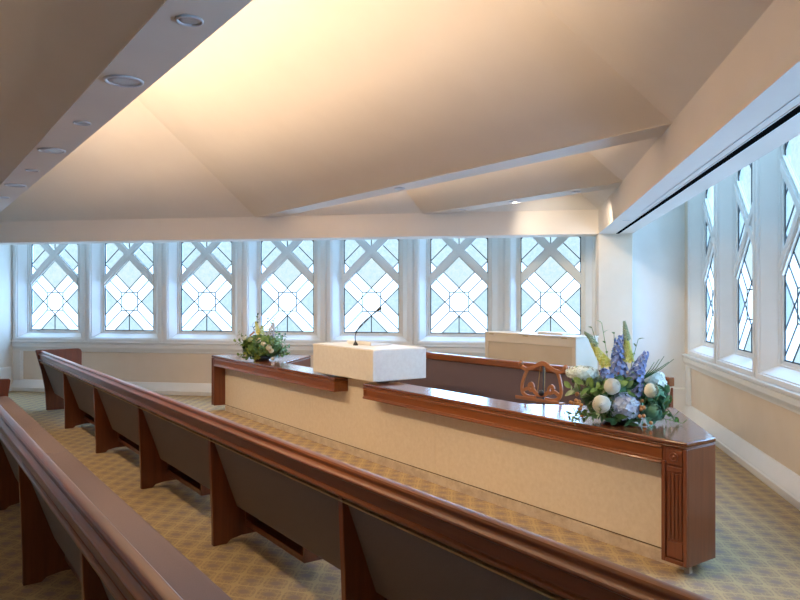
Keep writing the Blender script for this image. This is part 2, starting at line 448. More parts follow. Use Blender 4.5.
# ------------------------------------------------------------------ fixtures overhead
def downlight(p, q, z, r, label, group, deep=True):
    c = fP(p, q, z)
    t = thing('recessed_downlight', label, 'ceiling light', c, group)
    bm = NB(); lathe(bm, [(r * .80, -.001), (r * .82, -.006), (r * .9, -.012), (r, -.009), (r * 1.0, -.0005)], c, seg=32); obj('trim_ring', bm, M['ring'], t, smooth=True)
    bm = NB(); lathe(bm, [(0.0001, -.004), (r * .5, -.005), (r * .80, -.003), (r * .80, -.001), (.0001, -.001)], c, seg=32); obj('lens', bm, M['lens'], t, smooth=True)
    return t
zl = ZC - .008
big = 'large round fittings in the left ceiling strip'; sml = 'small round fittings in the left ceiling strip'
downlight(3.23, 1.09, zl, .062, 'small round downlight nearest the top edge, first in the left ceiling strip', sml)
downlight(4.36, 1.08, zl, .112, 'largest round white fitting in the left ceiling strip', big)
downlight(5.58, 1.09, zl, .062, 'small round downlight between the two largest round fittings of the left strip', sml)
downlight(6.78, 1.08, zl, .112, 'second large round fitting along the left ceiling strip', big)
downlight(7.95, 1.09, zl, .062, 'small round downlight just beyond the second large fitting, left strip', sml)
downlight(9.12, 1.08, zl, .112, 'farthest large round fitting seen, by the left edge of the photo', big)
downlight(10.3, 1.09, zl, .062, 'farthest small round downlight in the left ceiling strip, at the photo edge', sml)
downlight(6.81, 4.78, zl, .062, 'single round downlight in the middle ceiling strip above the lectern', None)
k2 = 'downlights in the strip nearest the far corner'
downlight(7.92, 6.68, zl, .055, 'left round downlight in the short ceiling strip near the far corner', k2)
downlight(6.9, 6.68, zl, .055, 'middle round downlight in the short ceiling strip near the far corner', k2)
downlight(5.82, 6.68, zl, .055, 'right round downlight in the short ceiling strip near the far corner', k2)

c = (1.325, 4.0, ZS)
t = thing('linear_air_diffuser', 'long black slot air diffuser in the soffit above the right windows', 'air vent', c)
bm = NB(); box(bm, fY, -2.6, FI - .03, 1.298, 1.350, ZS - .004, ZS + .001); obj('slot', bm, M['slot'], t)
bm = NB(); box(bm, fY, -2.6, FI - .03, 1.292, 1.2975, ZS - .004, ZS + .001); box(bm, fY, -2.6, FI - .03, 1.3505, 1.356, ZS - .004, ZS + .001); obj('slot_frame', bm, M['paint'], t)
bm = NB(); box(bm, fY, -2.6, 8.0, 1.235, 1.239, ZS - .003, ZS + .001); struct('trim_10', bm, M['lens'])
bm = NB(); box(bm, fX, 1.16, 1.24, 8.9, 8.93, ZS - .004, ZS + .001)
struct('trim_11', bm, M['lens'])

# ------------------------------------------------------------------ pews
RAILP = [(.002, .896), (.0, .912), (.008, .921), (.020, .924), (.050, .922), (.062, .91), (.062, .80), (.03, .772), (-.004, .772), (-.014, .776), (-.019, .784), (-.016, .793),
         (-.008, .798), (.0, .799), (.0, .858), (-.014, .861), (-.024, .867), (-.026, .873), (-.022, .880), (-.012, .884), (-.006, .888)]
def pew(q0, p0, p1, sup, label, seams, high_end):
    base = fP((p0 + p1) / 2, q0, 0)
    t = thing('pew', label, 'pew', base, 'wooden pews')
    bm = NB(); sweep(bm, fP, [(q0 + a, b) for a, b in RAILP], p0, p1); obj('top_rail', bm, M['wood'], t, bevel=.003)
    bm = NB(); sweep(bm, fP, [(q0 + .015, .79), (q0 + .055, .79), (q0 + .245, .27), (q0 + .205, .25)], p0 + .03, p1 - .03); obj('back_panel', bm, M['backfab'], t, bevel=.008)
    bm = NB(); box(bm, fP, p0 + .03, p1 - .03, q0 + .004, q0 + .026, .744, .752); obj('piping', bm, M['piping'], t)
    bm = NB(); sweep(bm, fP, [(q0 + .062, .80), (q0 + .10, .77), (q0 + .20, .47), (q0 + .15, .47), (q0 + .058, .78)], p0 + .03, p1 - .03); obj('back_cushion', bm, M['fabric'], t, bevel=.012)
    bm = NB(); sweep(bm, fP, [(q0 + .205, .345), (q0 + .57, .365), (q0 + .57, .40), (q0 + .20, .375)], p0 + .03, p1 - .03); obj('seat_board', bm, M['wood'], t, bevel=.004)
    for a, b in zip(seams, seams[1:]):
        bm = NB(); sweep(bm, fP, [(q0 + .175, .38), (q0 + .57, .402), (q0 + .59, .40), (q0 + .59, .455), (q0 + .545, .476), (q0 + .19, .466)], a + .003, b - .003)
        obj('seat_cushion', bm, M['fabric'], t, bevel=.032, seg=4)
    for p in sup:
        bm = NB()
        sweep(bm, fP, [(q0 + .004, .775), (q0 + .012, .795), (q0 + .05, .795), (q0 + .24, .30), (q0 + .30, .34), (q0 + .53, .36), (q0 + .545, .12), (q0 + .56, .0),
                       (q0 + .46, 0), (q0 + .43, .026), (q0 + .36, .042), (q0 + .24, .042), (q0 + .16, .026), (q0 + .13, 0), (q0 + .03, 0), (q0 + .03, .12), (q0 + .02, .40)], p - .022, p + .022)
        obj('support', bm, M['wood_v'], t, bevel=.004)
    ends = [p0, p1]
    for p in ends:
        bm = NB()
        if high_end:
            pr = [(q0 - .06, .925), (q0 - .05, .94), (q0 + .55, .94), (q0 + .585, .925), (q0 + .60, .89), (q0 + .60, .0), (q0 + .09, 0), (q0 + .085, .12), (q0 + .07, .35), (q0 + .02, .62), (q0 - .035, .82)]
        else:
            pr = [(q0 - .05, .925), (q0 - .04, .94), (q0 + .16, .94), (q0 + .24, .82), (q0 + .34, .72), (q0 + .46, .695), (q0 + .585, .69), (q0 + .60, .67), (q0 + .575, .50), (q0 + .56, .0), (q0 + .07, 0), (q0 + .04, .35), (q0 + .0, .62), (q0 - .04, .82)]
        sweep(bm, fP, pr, p - .03, p + .03); obj('end_panel', bm, M['wood_v'], t, bevel=.006)
    srt = sorted(sup)
    for p in srt:
        a, b = p - .95, p - .03
        if a < p0 + .1: continue
        bm = NB(); qa, qb = q0 + .26, q0 + .50
        box(bm, fP, a, b, qa, qb, .115, .130); box(bm, fP, a, b, qb - .015, qb, .130, .335)
        box(bm, fP, a, a + .018, qa, qb - .015, .130, .335); box(bm, fP, b - .018, b, qa, qb - .015, .130, .335); box(bm, fP, a, b, qa, qa + .015, .130, .155)
        obj('book_rack', bm, M['wood_v'], t, bevel=.002)
    return t
SUP = [12.15 - 1.82 * i for i in range(7)]
pew(1.775, -.05, 12.20, [x for x in SUP[1:] if x > .6], 'front wooden pew with dark upholstered back, facing the stone-fronted stand', [-.02, 3.2, 6.4, 9.4, 12.17], True)
pew(.585, .55, 10.50, [x for x in SUP[1:] if x > .9 and x < 10.0], 'second wooden pew with mauve-brown seat cushions showing, bottom left corner', [.58, 2.45, 6.42, 10.47], False)

# ------------------------------------------------------------------ rostrum
PA, PB = 2.565, 10.70          # front run
QF, QS = 3.95, 4.13          # wood front, stone front
ZT, ZW = .855, .692             # counter top, underside of the front rail
GA, GB = 6.30, 6.90           # gap where the stone lectern base comes through
t = thing('rostrum_counter', 'long stand counter with stone front and cherry wood top and ends', 'counter', fP(6.76, 4.3, 0))
def poly_prism(bm, pts, z0, z1):
    A = [bm.verts.new((x, y, z0)) for x, y in pts]; B = [bm.verts.new((x, y, z1)) for x, y in pts]
    k = len(pts)
    for i in range(k): bm.faces.new((A[i], A[(i + 1) % k], B[(i + 1) % k], B[i]))
    bm.faces.new(A[::-1]); bm.faces.new(B)
P2 = lambda p, q: tuple(fP(p, q, 0)[:2])
QI, QE = 4.30, 4.265
rb = fP(PA, QE, 0); lb = fP(PB, QE, 0)
YE = 6.08; XE = -3.245
right_top = [P2(PA, QF), P2(PA, QE), (rb.x, YE), (QI / K - YE, YE), P2(GA, QI), P2(GA, QF)]
left_top = [P2(GB, QF), P2(GB, QI), (XE, QI / K - XE), (XE, lb.y), P2(PB, QE), P2(PB, QF)]
def inset(pts, d):
    n_ = len(pts); out = []
    for i in range(n_):
        a, b, c_ = Vector(pts[i - 1]), Vector(pts[i]), Vector(pts[(i + 1) % n_])
        e1, e2 = (b - a).normalized(), (c_ - b).normalized()
        n1, n2 = Vector((-e1.y, e1.x)), Vector((-e2.y, e2.x))
        m_ = (n1 + n2); m_ = m_ / max(.2, m_.dot(n1))
        out.append(tuple(b + m_ * d))
    return out
def area(p): return sum(p[i - 1][0] * p[i][1] - p[i][0] * p[i - 1][1] for i in range(len(p))) / 2
for pts in (right_top, left_top):
    if area(pts) < 0: pts.reverse()
    bm = NB(); poly_prism(bm, pts, ZT - .03, ZT); obj('counter_top', bm, M['wood_top'], t, bevel=.009)
    bm = NB(); poly_prism(bm, inset(pts, .004), ZT - .042, ZT - .0305); obj('top_moulding', bm, M['wood'], t, bevel=.006)
# front rails: boxed-in, standing out from the stone, with a bead at the lower edge
ZB = .087
for a, b in ((PA + .1835, GA - .002), (GB + .002, PB - .1155)):
    bm = NB(); box(bm, fP, a, b, QF + .012, QE - .002, ZW + .004, ZT - .0425); obj('front_rail', bm, M['wood'], t, bevel=.002)
    c0, c1 = a, b
    bm = NB(); sweep(bm, fP, [(QF + .0115, ZW), (QF - .001, ZW + .004), (QF - .005, ZW + .012), (QF - .001, ZW + .020), (QF + .006, ZW + .023), (QF + .004, ZW + .029), (QF + .0115, ZW + .036)], c0, c1); obj('lower_bead', bm, M['wood'], t)
    bm = NB(); sweep(bm, fP, [(QF + .0115, ZT - .066), (QF + .004, ZT - .062), (QF - .001, ZT - .054), (QF + .003, ZT - .046), (QF + .0115, ZT - .0435)], c0, c1); obj('upper_bead', bm, M['wood'], t)
    e0, e1 = (GA - .034, GA - .003) if a < 5 else (GB + .003, GB + .034)
    bm = NB(); box(bm, fP, e0, e1, QF + .004, QF + .0115, ZW + .0365, ZT - .0665); obj('end_stile', bm, M['wood'], t, bevel=.003)
# right end: upright with carved flutes on the face, plain end
RP0, RP1 = PA + .002, PA + .183
bm = NB(); box(bm, fP, RP0, RP1, QF + .0165, QE - .002, ZB, ZT - .0425); obj('end_post', bm, M['wood_v'], t, bevel=.002)
bm = NB()
for (a, b, z0, z1) in ((RP0, RP0 + .026, ZB, ZT - .043), (RP1 - .028, RP1, ZB, ZW + .028), (RP0 + .027, RP1 - .029, ZB, ZB + .026)): box(bm, fP, a, b, QF + .001, QF + .016, z0, z1)
obj('post_frame', bm, M['wood_v'], t, bevel=.004)
bm = NB()
for i in range(4):
    a = RP0 + .040 + i * .0265
    box(bm, fP, a, a + .018, QF + .007, QF + .016, ZB + .15, ZT - .205)
box(bm, fP, RP0 + .034, RP1 - .036, QF + .0055, QF + .016, ZT - .195, ZT - .165); box(bm, fP, RP0 + .034, RP1 - .036, QF + .0055, QF + .016, ZB + .035, ZB + .135)
box(bm, fP, RP0 + .034, RP1 - .036, QF + .003, QF + .0115, ZT - .150, ZT - .055)
obj('fluting', bm, M['wood_v'], t, bevel=.005)
bm = NB()
lathe(bm, [(.030, 0), (.030, .004), (.024, .007), (.020, .003), (.012, .003), (.008, .008), (.0001, .009)], fP((RP0 + RP1) / 2, QF + .0028, ZT - .103), Vector((-K, -K, 0)).to_track_quat('Z', 'Y').to_matrix(), 20)
obj('rosette', bm, M['wood_v'], t, smooth=True)
bm = NB(); box(bm, fY, rb.y + .012, YE - .004, rb.x - .026, rb.x - .002, ZB, ZW + .0035); box(bm, fY, rb.y + .012, YE - .004, rb.x - .026, rb.x - .004, ZW + .0036, ZT - .043); obj('wing_panel', bm, M['wood_v'], t)
bm = NB(); box(bm, fX, QI / K - YE + .01, rb.x - .027, YE - .028, YE - .004, ZB, ZT - .043); obj('wing_panel', bm, M['wood_v'], t)
# left end
bm = NB(); box(bm, fP, PB - .115, PB - .002, QF + .012, QE - .002, ZB, ZT - .0425); obj('end_post', bm, M['wood_v'], t, bevel=.003)
bm = NB(); box(bm, fP, PB - .028, PB - .002, QF + .001, QF + .0115, ZB, ZT - .043); box(bm, fP, PB - .115, PB - .092, QF + .001, QF + .0115, ZB, ZW + .028); obj('post_frame', bm, M['wood_v'], t, bevel=.004)
bm = NB(); box(bm, fX, lb.x + .012, XE - .004, lb.y - .026, lb.y - .003, ZB, ZT - .043); obj('wing_panel', bm, M['wood_v'], t)
bm = NB(); box(bm, fY, QI / K - XE + .01, lb.y - .027, XE - .028, XE - .004, ZB, ZT - .043); obj('wing_panel', bm, M['wood_v'], t)
# stone front in two slabs with a fine joint, and the lectern base coming up between the rails
for a, b in ((PA + .184, 5.304), (5.308, PB - .116)):
    bm = NB(); box(bm, fP, a, b, QS, QS + .05, .092, ZW + .0035); obj('stone_panel', bm, M['stone'], t)
bm = NB(); box(bm, fP, GA + .001, GB - .001, QS, QI - .02, ZW + .004, .879); obj('lectern_base', bm, M['stone'], t)
bm = NB(); box(bm, fP, PA + .184, PB - .116, QS + .006, QS + .05, .082, .0915); obj('plinth_joint', bm, M['joint'], t)  # thin brown joint between the stone panels and the plinth
bm = NB(); sweep(bm, fP, [(QS - .012, 0), (QS - .012, .078), (QS - .006, .0815), (QS + .05, .0815), (QS + .05, 0)], PA + .12, PB - .13); obj('plinth', bm, M['marble'], t)
bm = NB(); box(bm, fP, PA + .07, PA + .105, QF + .13, QF + .165, 0, ZB - .0005); obj('foot', bm, M['marble'], t)

# lectern box, resting on the base
q0_, q1_, p0_, p1_ = 3.957, 4.64, 6.115, 7.405
t = thing('lectern', 'pale stone box lectern standing over the middle of the stand counter', 'lectern', fP(6.76, 4.3, .88))
bm = NB(); box(bm, fP, p0_, p1_, q0_, q1_, .88, 1.205); obj('body', bm, M['box_stone'], t, bevel=.008)
bm = NB(); box(bm, fP, p0_ + .012, p1_ - .012, q0_ + .012, q1_ - .012, 1.2055, 1.212); obj('top_panel', bm, M['paint'], t)
bm = NB(); sweep(bm, fP, [(q0_ + .30, 1.2125), (q0_ + .58, 1.2125), (q0_ + .58, 1.225), (q0_ + .30, 1.258)], 6.62, 7.13); obj('reading_rest', bm, M['paint'], t, bevel=.004)

bp_ = fP(6.80, 4.17, 1.2125)
t = thing('gooseneck_microphone', 'thin black gooseneck microphone rising from the lectern', 'microphone', bp_)
bm = NB(); lathe(bm, [(.0001, 0), (.028, 0), (.028, .012), (.018, .03), (.009, .045), (.0001, .046)], bp_); obj('base', bm, M['black'], t, smooth=True)
pts = []
p_a, p_b, p_c, p_d = Vector(bp_) + Vector((0, 0, .04)), fP(6.90, 4.19, 1.40), fP(6.68, 4.24, 1.50), fP(6.50, 4.26, 1.60)
for i in range(15):
    s = i / 14; a = 1 - s
    pts.append(p_a * a ** 3 + p_b * (3 * a * a * s) + p_c * (3 * a * s * s) + p_d * s ** 3)
bm = NB(); tube(bm, pts, .0055, 8); obj('gooseneck', bm, M['black'], t, smooth=True)
dr = (pts[-1] - pts[-2]).normalized()
bm = NB(); tube(bm, [pts[-1], pts[-1] + dr * .012, pts[-1] + dr * .05, pts[-1] + dr * .07, pts[-1] + dr * .075], [.007, .012, .015, .012, .004], 10); obj('capsule', bm, M['black'], t, smooth=True)

# ------------------------------------------------------------------ bench behind the counter
bq = 5.92
t = thing('choir_bench', 'long wooden bench behind the counter with plum-brown padded back', 'bench', fP(6.8, bq, 0))
bm = NB(); sweep(bm, fP, [(bq - .035, .915), (bq - .045, .93), (bq - .045, .985), (bq - .035, 1.0), (bq + .03, 1.0), (bq + .04, .985), (bq + .04, .915)], 4.00, 9.58); obj('top_rail', bm, M['wood'], t, bevel=.004)
bm = NB(); sweep(bm, fP, [(bq - .02, .914), (bq - .17, .44), (bq - .12, .42), (bq + .025, .914)], 4.035, 9.55); obj('back_panel', bm, M['benchfab'], t, bevel=.008)
bm = NB(); sweep(bm, fP, [(bq - .175, .455), (bq - .60, .47), (bq - .62, .44), (bq - .62, .38), (bq - .125, .37)], 4.035, 9.55); obj('seat_cushion', bm, M['fabric'], t, bevel=.015)
for p in (4.02, 6.8, 9.565):
    bm = NB(); sweep(bm, fP, [(bq - .58, 0), (bq - .58, .36), (bq - .11, .36), (bq + .03, .90), (bq + .035, .0)], p - .014, p + .014); obj('support', bm, M['wood_v'], t, bevel=.004)

# ------------------------------------------------------------------ organ
oq, op0, op1, oz = 6.975, 6.08, 7.78, 1.25
t = thing('organ', 'cream boxy organ case standing behind the padded wooden bench', 'organ', fP(6.93, 7.2, 0))
bm = NB(); box(bm, fP, op0, op1, oq + .02, oq + .42, 0, oz - .025); obj('case', bm, M['organ'], t, bevel=.005)
bm = NB(); box(bm, fP, op0 - .008, op1 + .008, oq - .002, oq + .435, oz - .0245, oz); obj('lid', bm, M['organ'], t, bevel=.006)
bm = NB(); box(bm, fP, op0, op1, oq, oq + .0195, oz - .135, oz - .025); box(bm, fP, op0, op0 + .06, oq, oq + .0195, .1, oz - .136); box(bm, fP, op1 - .06, op1, oq, oq + .0195, .1, oz - .136); obj('back_frame', bm, M['organ'], t, bevel=.003)
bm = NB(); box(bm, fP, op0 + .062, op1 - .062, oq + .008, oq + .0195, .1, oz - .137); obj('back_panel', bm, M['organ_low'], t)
for p in (op0 + .19, 6.96, op1 - .14):
    bm = NB(); box(bm, fP, p - .045, p + .045, oq - .006, oq - .0025, oz - .033, oz - .022); obj('hinge', bm, M['brass'], t)
bm = NB(); box(bm, fP, 6.46, 6.92, oq + .18, oq + .34, oz + .0005, oz + .030); obj('music_desk', bm, M['paint'], t, bevel=.006)

# ------------------------------------------------------------------ lyre music stand
sq = 4.95; sp0 = 4.735
t = thing('music_stand', 'lyre-shaped wooden music stand on a black pole behind the counter', 'music stand', fP(sp0, sq, 0))
bm = NB(); tube(bm, [fP(sp0, sq + .03, .03), fP(sp0, sq + .03, 1.10)], .011, 10); obj('pole', bm, M['black'], t, smooth=True)
for k in range(3):
    an = radians(30 + 120 * k); c = fP(sp0, sq + .03, 0)
    bm = NB(); tube(bm, [c + Vector((.012 * cos(an), .012 * sin(an), .10)), c + Vector((.15 * cos(an), .15 * sin(an), .06)), c + Vector((.26 * cos(an), .26 * sin(an), .009))], .009, 8); obj('leg', bm, M['black'], t, smooth=True)
TH = .018
def lean(z): return (z - .8) * .10
def plank(bm, pts, w):
    """flat wooden band of width w along a path given as (p offset, z); the band has thickness TH"""
    pts = [Vector(p) for p in pts]; ws = w if isinstance(w, list) else [w] * len(pts)
    L_, R_ = [], []
    for i, p in enumerate(pts):
        d = (pts[min(i + 1, len(pts) - 1)] - pts[max(i - 1, 0)]).normalized(); nn = Vector((-d.y, d.x)) * ws[i] / 2
        L_.append(p + nn); R_.append(p - nn)
    V = []
    for a, b in zip(L_, R_):
        V.append([bm.verts.new(fP(sp0 + x.x, sq + lean(x.y) + dq, x.y)) for x in (a, b) for dq in (0, -TH)])
    for a, b in zip(V, V[1:]):
        for i, j in ((0, 1), (1, 3), (3, 2), (2, 0)): bm.faces.new((a[i], a[j], b[j], b[i]))
    for e in (V[0], V[-1]): bm.faces.new((e[0], e[1], e[3], e[2]))
def crv(ps, n_=8):
    out = []
    P_ = [Vector(p) for p in ps]
    for i in range(len(P_) - 1):
        a, b, c_, d = P_[max(i - 1, 0)], P_[i], P_[i + 1], P_[min(i + 2, len(P_) - 1)]
        for k in range(n_):
            s = k / n_
            out.append(.5 * ((2 * b) + (c_ - a) * s + (2 * a - 5 * b + 4 * c_ - d) * s * s + (3 * b - a - 3 * c_ + d) * s ** 3))
    out.append(P_[-1]); return out
# p grows to the left of the picture
bm = NB(); plank(bm, crv([(.30, 1.105), (.27, 1.075), (.21, 1.055), (.12, 1.075), (.0, 1.125), (-.12, 1.08), (-.21, 1.062), (-.27, 1.085), (-.30, 1.115)]), [.03] * 8 + [.036] * 20 + [.045] * 9 + [.036] * 20 + [.03] * 8)
obj('top_scroll', bm, M['oak'], t, bevel=.003)
for s in (1, -1):
    bm = NB(); ball(bm, fP(sp0 + s * .285, sq + lean(1.1) - .012, 1.105), .032, 2, (.8, .8, 1)); obj('scroll_end', bm, M['oak'], t, smooth=True)
    bm = NB(); plank(bm, crv([(s * .19, 1.055), (s * .225, .99), (s * .25, .90), (s * .235, .83), (s * .17, .80), (s * .06, .80)]), .032); obj('lyre_arm', bm, M['oak'], t, bevel=.003)
    bm = NB(); plank(bm, crv([(s * .235, .845), (s * .17, .875), (s * .12, .86), (s * .10, .895), (s * .13, .925), (s * .155, .905), (s * .14, .89)]), .03); plank(bm, crv([(s * .10, .87), (s * .05, .835), (s * .0, .83)]), .034); obj('scroll', bm, M['oak'], t, bevel=.003)
    bm = NB(); tube(bm, [fP(sp0 + s * .045, sq + lean(.85) - .01, .83), fP(sp0 + s * .03, sq + lean(1.1) - .01, 1.09)], .0035, 6); obj('string', bm, M['brass'], t)
bm = NB(); sweep(bm, fP, [(sq - .075, .782), (sq - .075, .805), (sq - .068, .805), (sq - .066, .79), (sq + .01, .79), (sq + .01, .772), (sq - .07, .772)], sp0 - .29, sp0 + .27); obj('ledge', bm, M['oak'], t, bevel=.003)
bm = NB(); lathe(bm, [(.0001, 0), (.03, 0), (.03, .012), (.018, .03), (.0001, .032)], fP(sp0 - .02, sq - .012, .85), Vector((-K, -K, 0)).to_track_quat('Z', 'Y').to_matrix(), 16); obj('knob', bm, M['black'], t, smooth=True)
# ------------------------------------------------------------------ flowers
def leafmat(n_, a, b, r=.5): return noise_mix(mat(n_, a, r, .4), a, b, (18, 18, 18), 4)
M['leaf_g'] = leafmat('mid_green_leaf', (.09, .19, .04), (.20, .33, .09))
M['leaf_d'] = leafmat('dark_green_leaf', (.035, .10, .03), (.09, .19, .06))
M['leaf_b'] = leafmat('blue_green_leaf', (.12, .29, .16), (.24, .44, .27))
M['leaf_s'] = leafmat('sage_leaf', (.24, .32, .18), (.38, .46, .28))
M['leaf_y'] = leafmat('yellow_green_leaf', (.20, .28, .04), (.36, .44, .10))
M['cream'] = leafmat('cream_petal', (.84, .78, .55), (.92, .88, .70), .6)
M['ivory'] = leafmat('ivory_petal', (.88, .82, .66), (.94, .91, .80), .6)
M['lime'] = leafmat('lime_petal', (.42, .55, .18), (.66, .72, .38), .6)
M['yellow'] = leafmat('yellow_bud', (.66, .60, .10), (.82, .78, .30), .6)
M['blue'] = leafmat('delphinium_blue', (.13, .18, .40), (.34, .40, .60), .6)
M['hydra'] = leafmat('hydrangea_blue_grey', (.36, .40, .55), (.66, .66, .66), .6)
M['white_p'] = leafmat('white_lace_petal', (.62, .68, .55), (.82, .86, .78), .6)
M['berry'] = leafmat('orange_brown_berry', (.38, .15, .045), (.52, .26, .09), .4)
M['stem'] = leafmat('green_stem', (.06, .11, .03), (.12, .18, .05))
M['vase'] = leafmat('dark_bowl', (.03, .03, .03), (.05, .05, .045), .3)

def frame_of(d):
    d = Vector(d).normalized(); return d.to_track_quat('Z', 'Y').to_matrix()
def leaf(bm, base, d, up, ln, wd, fold=.25, droop=.25):
    d = Vector(d).normalized(); s = d.cross(Vector(up))
    if s.length < .05: s = d.cross(Vector((1, 0, 0)))
    s.normalize(); n_ = s.cross(d)
    rows = []
    for i in range(6):
        u = i / 5; w = wd * (sin(pi * (u * .92 + .04)) ** .8) * .5
        c = Vector(base) + d * ln * u - n_ * droop * ln * u * u
        rows.append([bm.verts.new(c - s * w + n_ * fold * w), bm.verts.new(c), bm.verts.new(c + s * w + n_ * fold * w)])
    for a, b in zip(rows, rows[1:]):
        bm.faces.new((a[0], a[1], b[1], b[0])); bm.faces.new((a[1], a[2], b[2], b[1]))
def petal(bm, c, R3, ang, r, h, wd, open_, mi=0):
    rows = []
    for i in range(5):
        v = i / 4
        rad = r * (.18 + open_ * v ** .8 * (1.0) ) if open_ > .5 else r * (.25 + .6 * sin(pi * min(v, .98) * .62) * (open_ + .55))
        zz = h * v
        w = wd * (sin(pi * (v * .62 + .2))) * .5
        row = []
        for j in range(5):
            a = ang + (j - 2) / 2 * w / max(rad, .004)
            rr = rad * (1 - .06 * abs(j - 2) * .5 + (.06 if i == 4 else 0))
            row.append(bm.verts.new(Vector(c) + R3 @ Vector((rr * cos(a), rr * sin(a), zz - (.08 * h * abs(j - 2) if i == 4 else 0)))))
        rows.append(row)
    for a, b in zip(rows, rows[1:]):
        for j in range(4): bm.faces.new((a[j], a[j + 1], b[j + 1], b[j]))
def rose(c, d, r, rnd):
    """full bloom: petals set in a spiral over the ball, each overlapping the next with its tip standing proud"""
    bm = NB(); R3 = frame_of(d); c = Vector(c)
    ball(bm, c, r * .66, 2)
    n_ = 30
    for i in range(n_):
        th = 1.4 * sqrt((i + .3) / n_); ph = i * 2.39996; sz = .30 + .22 * i / n_; rows = []
        for u in range(4):
            row = []
            for v in range(5):
                uu, vv = u / 3, (v - 2) / 2
                t_ = th + (.5 - uu * (1 - .18 * vv * vv)) * sz * 1.8
                p_ = ph + vv * sz * (.75 + .35 * uu) / max(sin(th), .42)
                rr = r * (.70 + .24 * uu + .06 * i / n_) * (1 - .05 * vv * vv)
                row.append(bm.verts.new(c + R3 @ Vector((rr * sin(t_) * cos(p_), rr * sin(t_) * sin(p_), rr * cos(t_)))))
            rows.append(row)
        for p, q in zip(rows, rows[1:]):
            for j in range(4): bm.faces.new((p[j], p[j + 1], q[j + 1], q[j]))
    return bm
def cluster(c, r, n_, fr, rnd, sc=(1, 1, 1), four=True):
    bm = NB()
    for i in range(n_):
        z = 1 - 1.75 * (i + .5) / n_; a = i * 2.39996
        s = sqrt(max(0, 1 - z * z)); d = Vector((s * cos(a), s * sin(a), z))
        p = Vector(c) + Vector((d.x * sc[0], d.y * sc[1], d.z * sc[2])) * r * rnd.uniform(.9, 1.06)
        R3 = frame_of(d + Vector((rnd.uniform(-.3, .3), rnd.uniform(-.3, .3), rnd.uniform(-.3, .3))))
        off = rnd.uniform(0, 6.28)
        m0 = bm.verts.new(p)
        for k in range(4):
            aa = off + k * pi / 2
            q = [bm.verts.new(p + R3 @ Vector((fr * x * cos(aa) - fr * y * sin(aa), fr * x * sin(aa) + fr * y * cos(aa), fr * h))) for x, y, h in ((.55, -.42, .2), (1, 0, .12), (.55, .42, .2))]
            bm.faces.new((m0, q[0], q[1], q[2]))
    ball(bm, c, r * .82, 2, sc)
    return bm
def spike(path, r0, n_, fr, rnd):
    """florets set round a stem"""
    bm = NB(); P_ = crv(path, 6) if len(path[0]) == 2 else None
    pts = [Vector(p) for p in path]
    for i in range(n_):
        u = (i + rnd.random()) / n_; k = u * (len(pts) - 1); j = min(int(k), len(pts) - 2)
        p = pts[j].lerp(pts[j + 1], k - j); a = i * 2.4
        ax = (pts[j + 1] - pts[j]).normalized(); R3 = frame_of(ax)
        rr = r0 * (1 - .75 * u); d = R3 @ Vector((cos(a), sin(a), .35))
        c = p + d * rr; s = fr * (1 - .5 * u)
        D3 = frame_of(d)
        m0 = bm.verts.new(c - d * s * .4)
        m = 5; ring = [bm.verts.new(c + D3 @ Vector((s * cos(2 * pi * q / m + a), s * sin(2 * pi * q / m + a), s * rnd.uniform(0, .5)))) for q in range(m)]
        for q in range(m): bm.faces.new((m0, ring[q], ring[(q + 1) % m]))
    return bm
def spray(base, tip, n_, ln, wd, rnd, stem_r=.0022):
    """leafy stem"""
    bm = NB(); a, b = Vector(base), Vector(tip)
    mid = (a + b) / 2 + Vector((rnd.uniform(-.03, .03), rnd.uniform(-.03, .03), rnd.uniform(.0, .04)))
    pts = [a * (1 - t_) ** 2 + mid * 2 * t_ * (1 - t_) + b * t_ * t_ for t_ in [i / 8 for i in range(9)]]
    tube(bm, pts, stem_r, 5)
    for i in range(n_):
        u = .15 + .85 * i / max(1, n_ - 1); k = u * 8; j = min(int(k), 7); p = pts[j].lerp(pts[j + 1], k - j)
        ax = (pts[j + 1] - pts[j]).normalized(); R3 = frame_of(ax); aa = i * 2.4 + rnd.uniform(-.4, .4)
        d = R3 @ Vector((cos(aa), sin(aa), .75))
        leaf(bm, p, d, ax, ln * rnd.uniform(.75, 1.1), wd * rnd.uniform(.8, 1.1), .25, rnd.uniform(.05, .35))
    return bm

def arrangement(name, label, org, right_v, back_v, build, sc_=1.):
    t = thing(name, label, 'flowers', org)
    R_, B_ = Vector(right_v), Vector(back_v)
    W = lambda x, y, z: Vector(org) + (R_ * x + B_ * y + Vector((0, 0, z))) * sc_
    D = lambda x, y, z: R_ * x + B_ * y + Vector((0, 0, z))
    build(t, W, D); return t
def part(name, bm, m, t, smooth=True):
    for v in bm.verts: v.co.z = max(v.co.z, ZT + .003 + .002 * random.random())
    return obj(name, bm, M[m], t, smooth=smooth, keep=True)

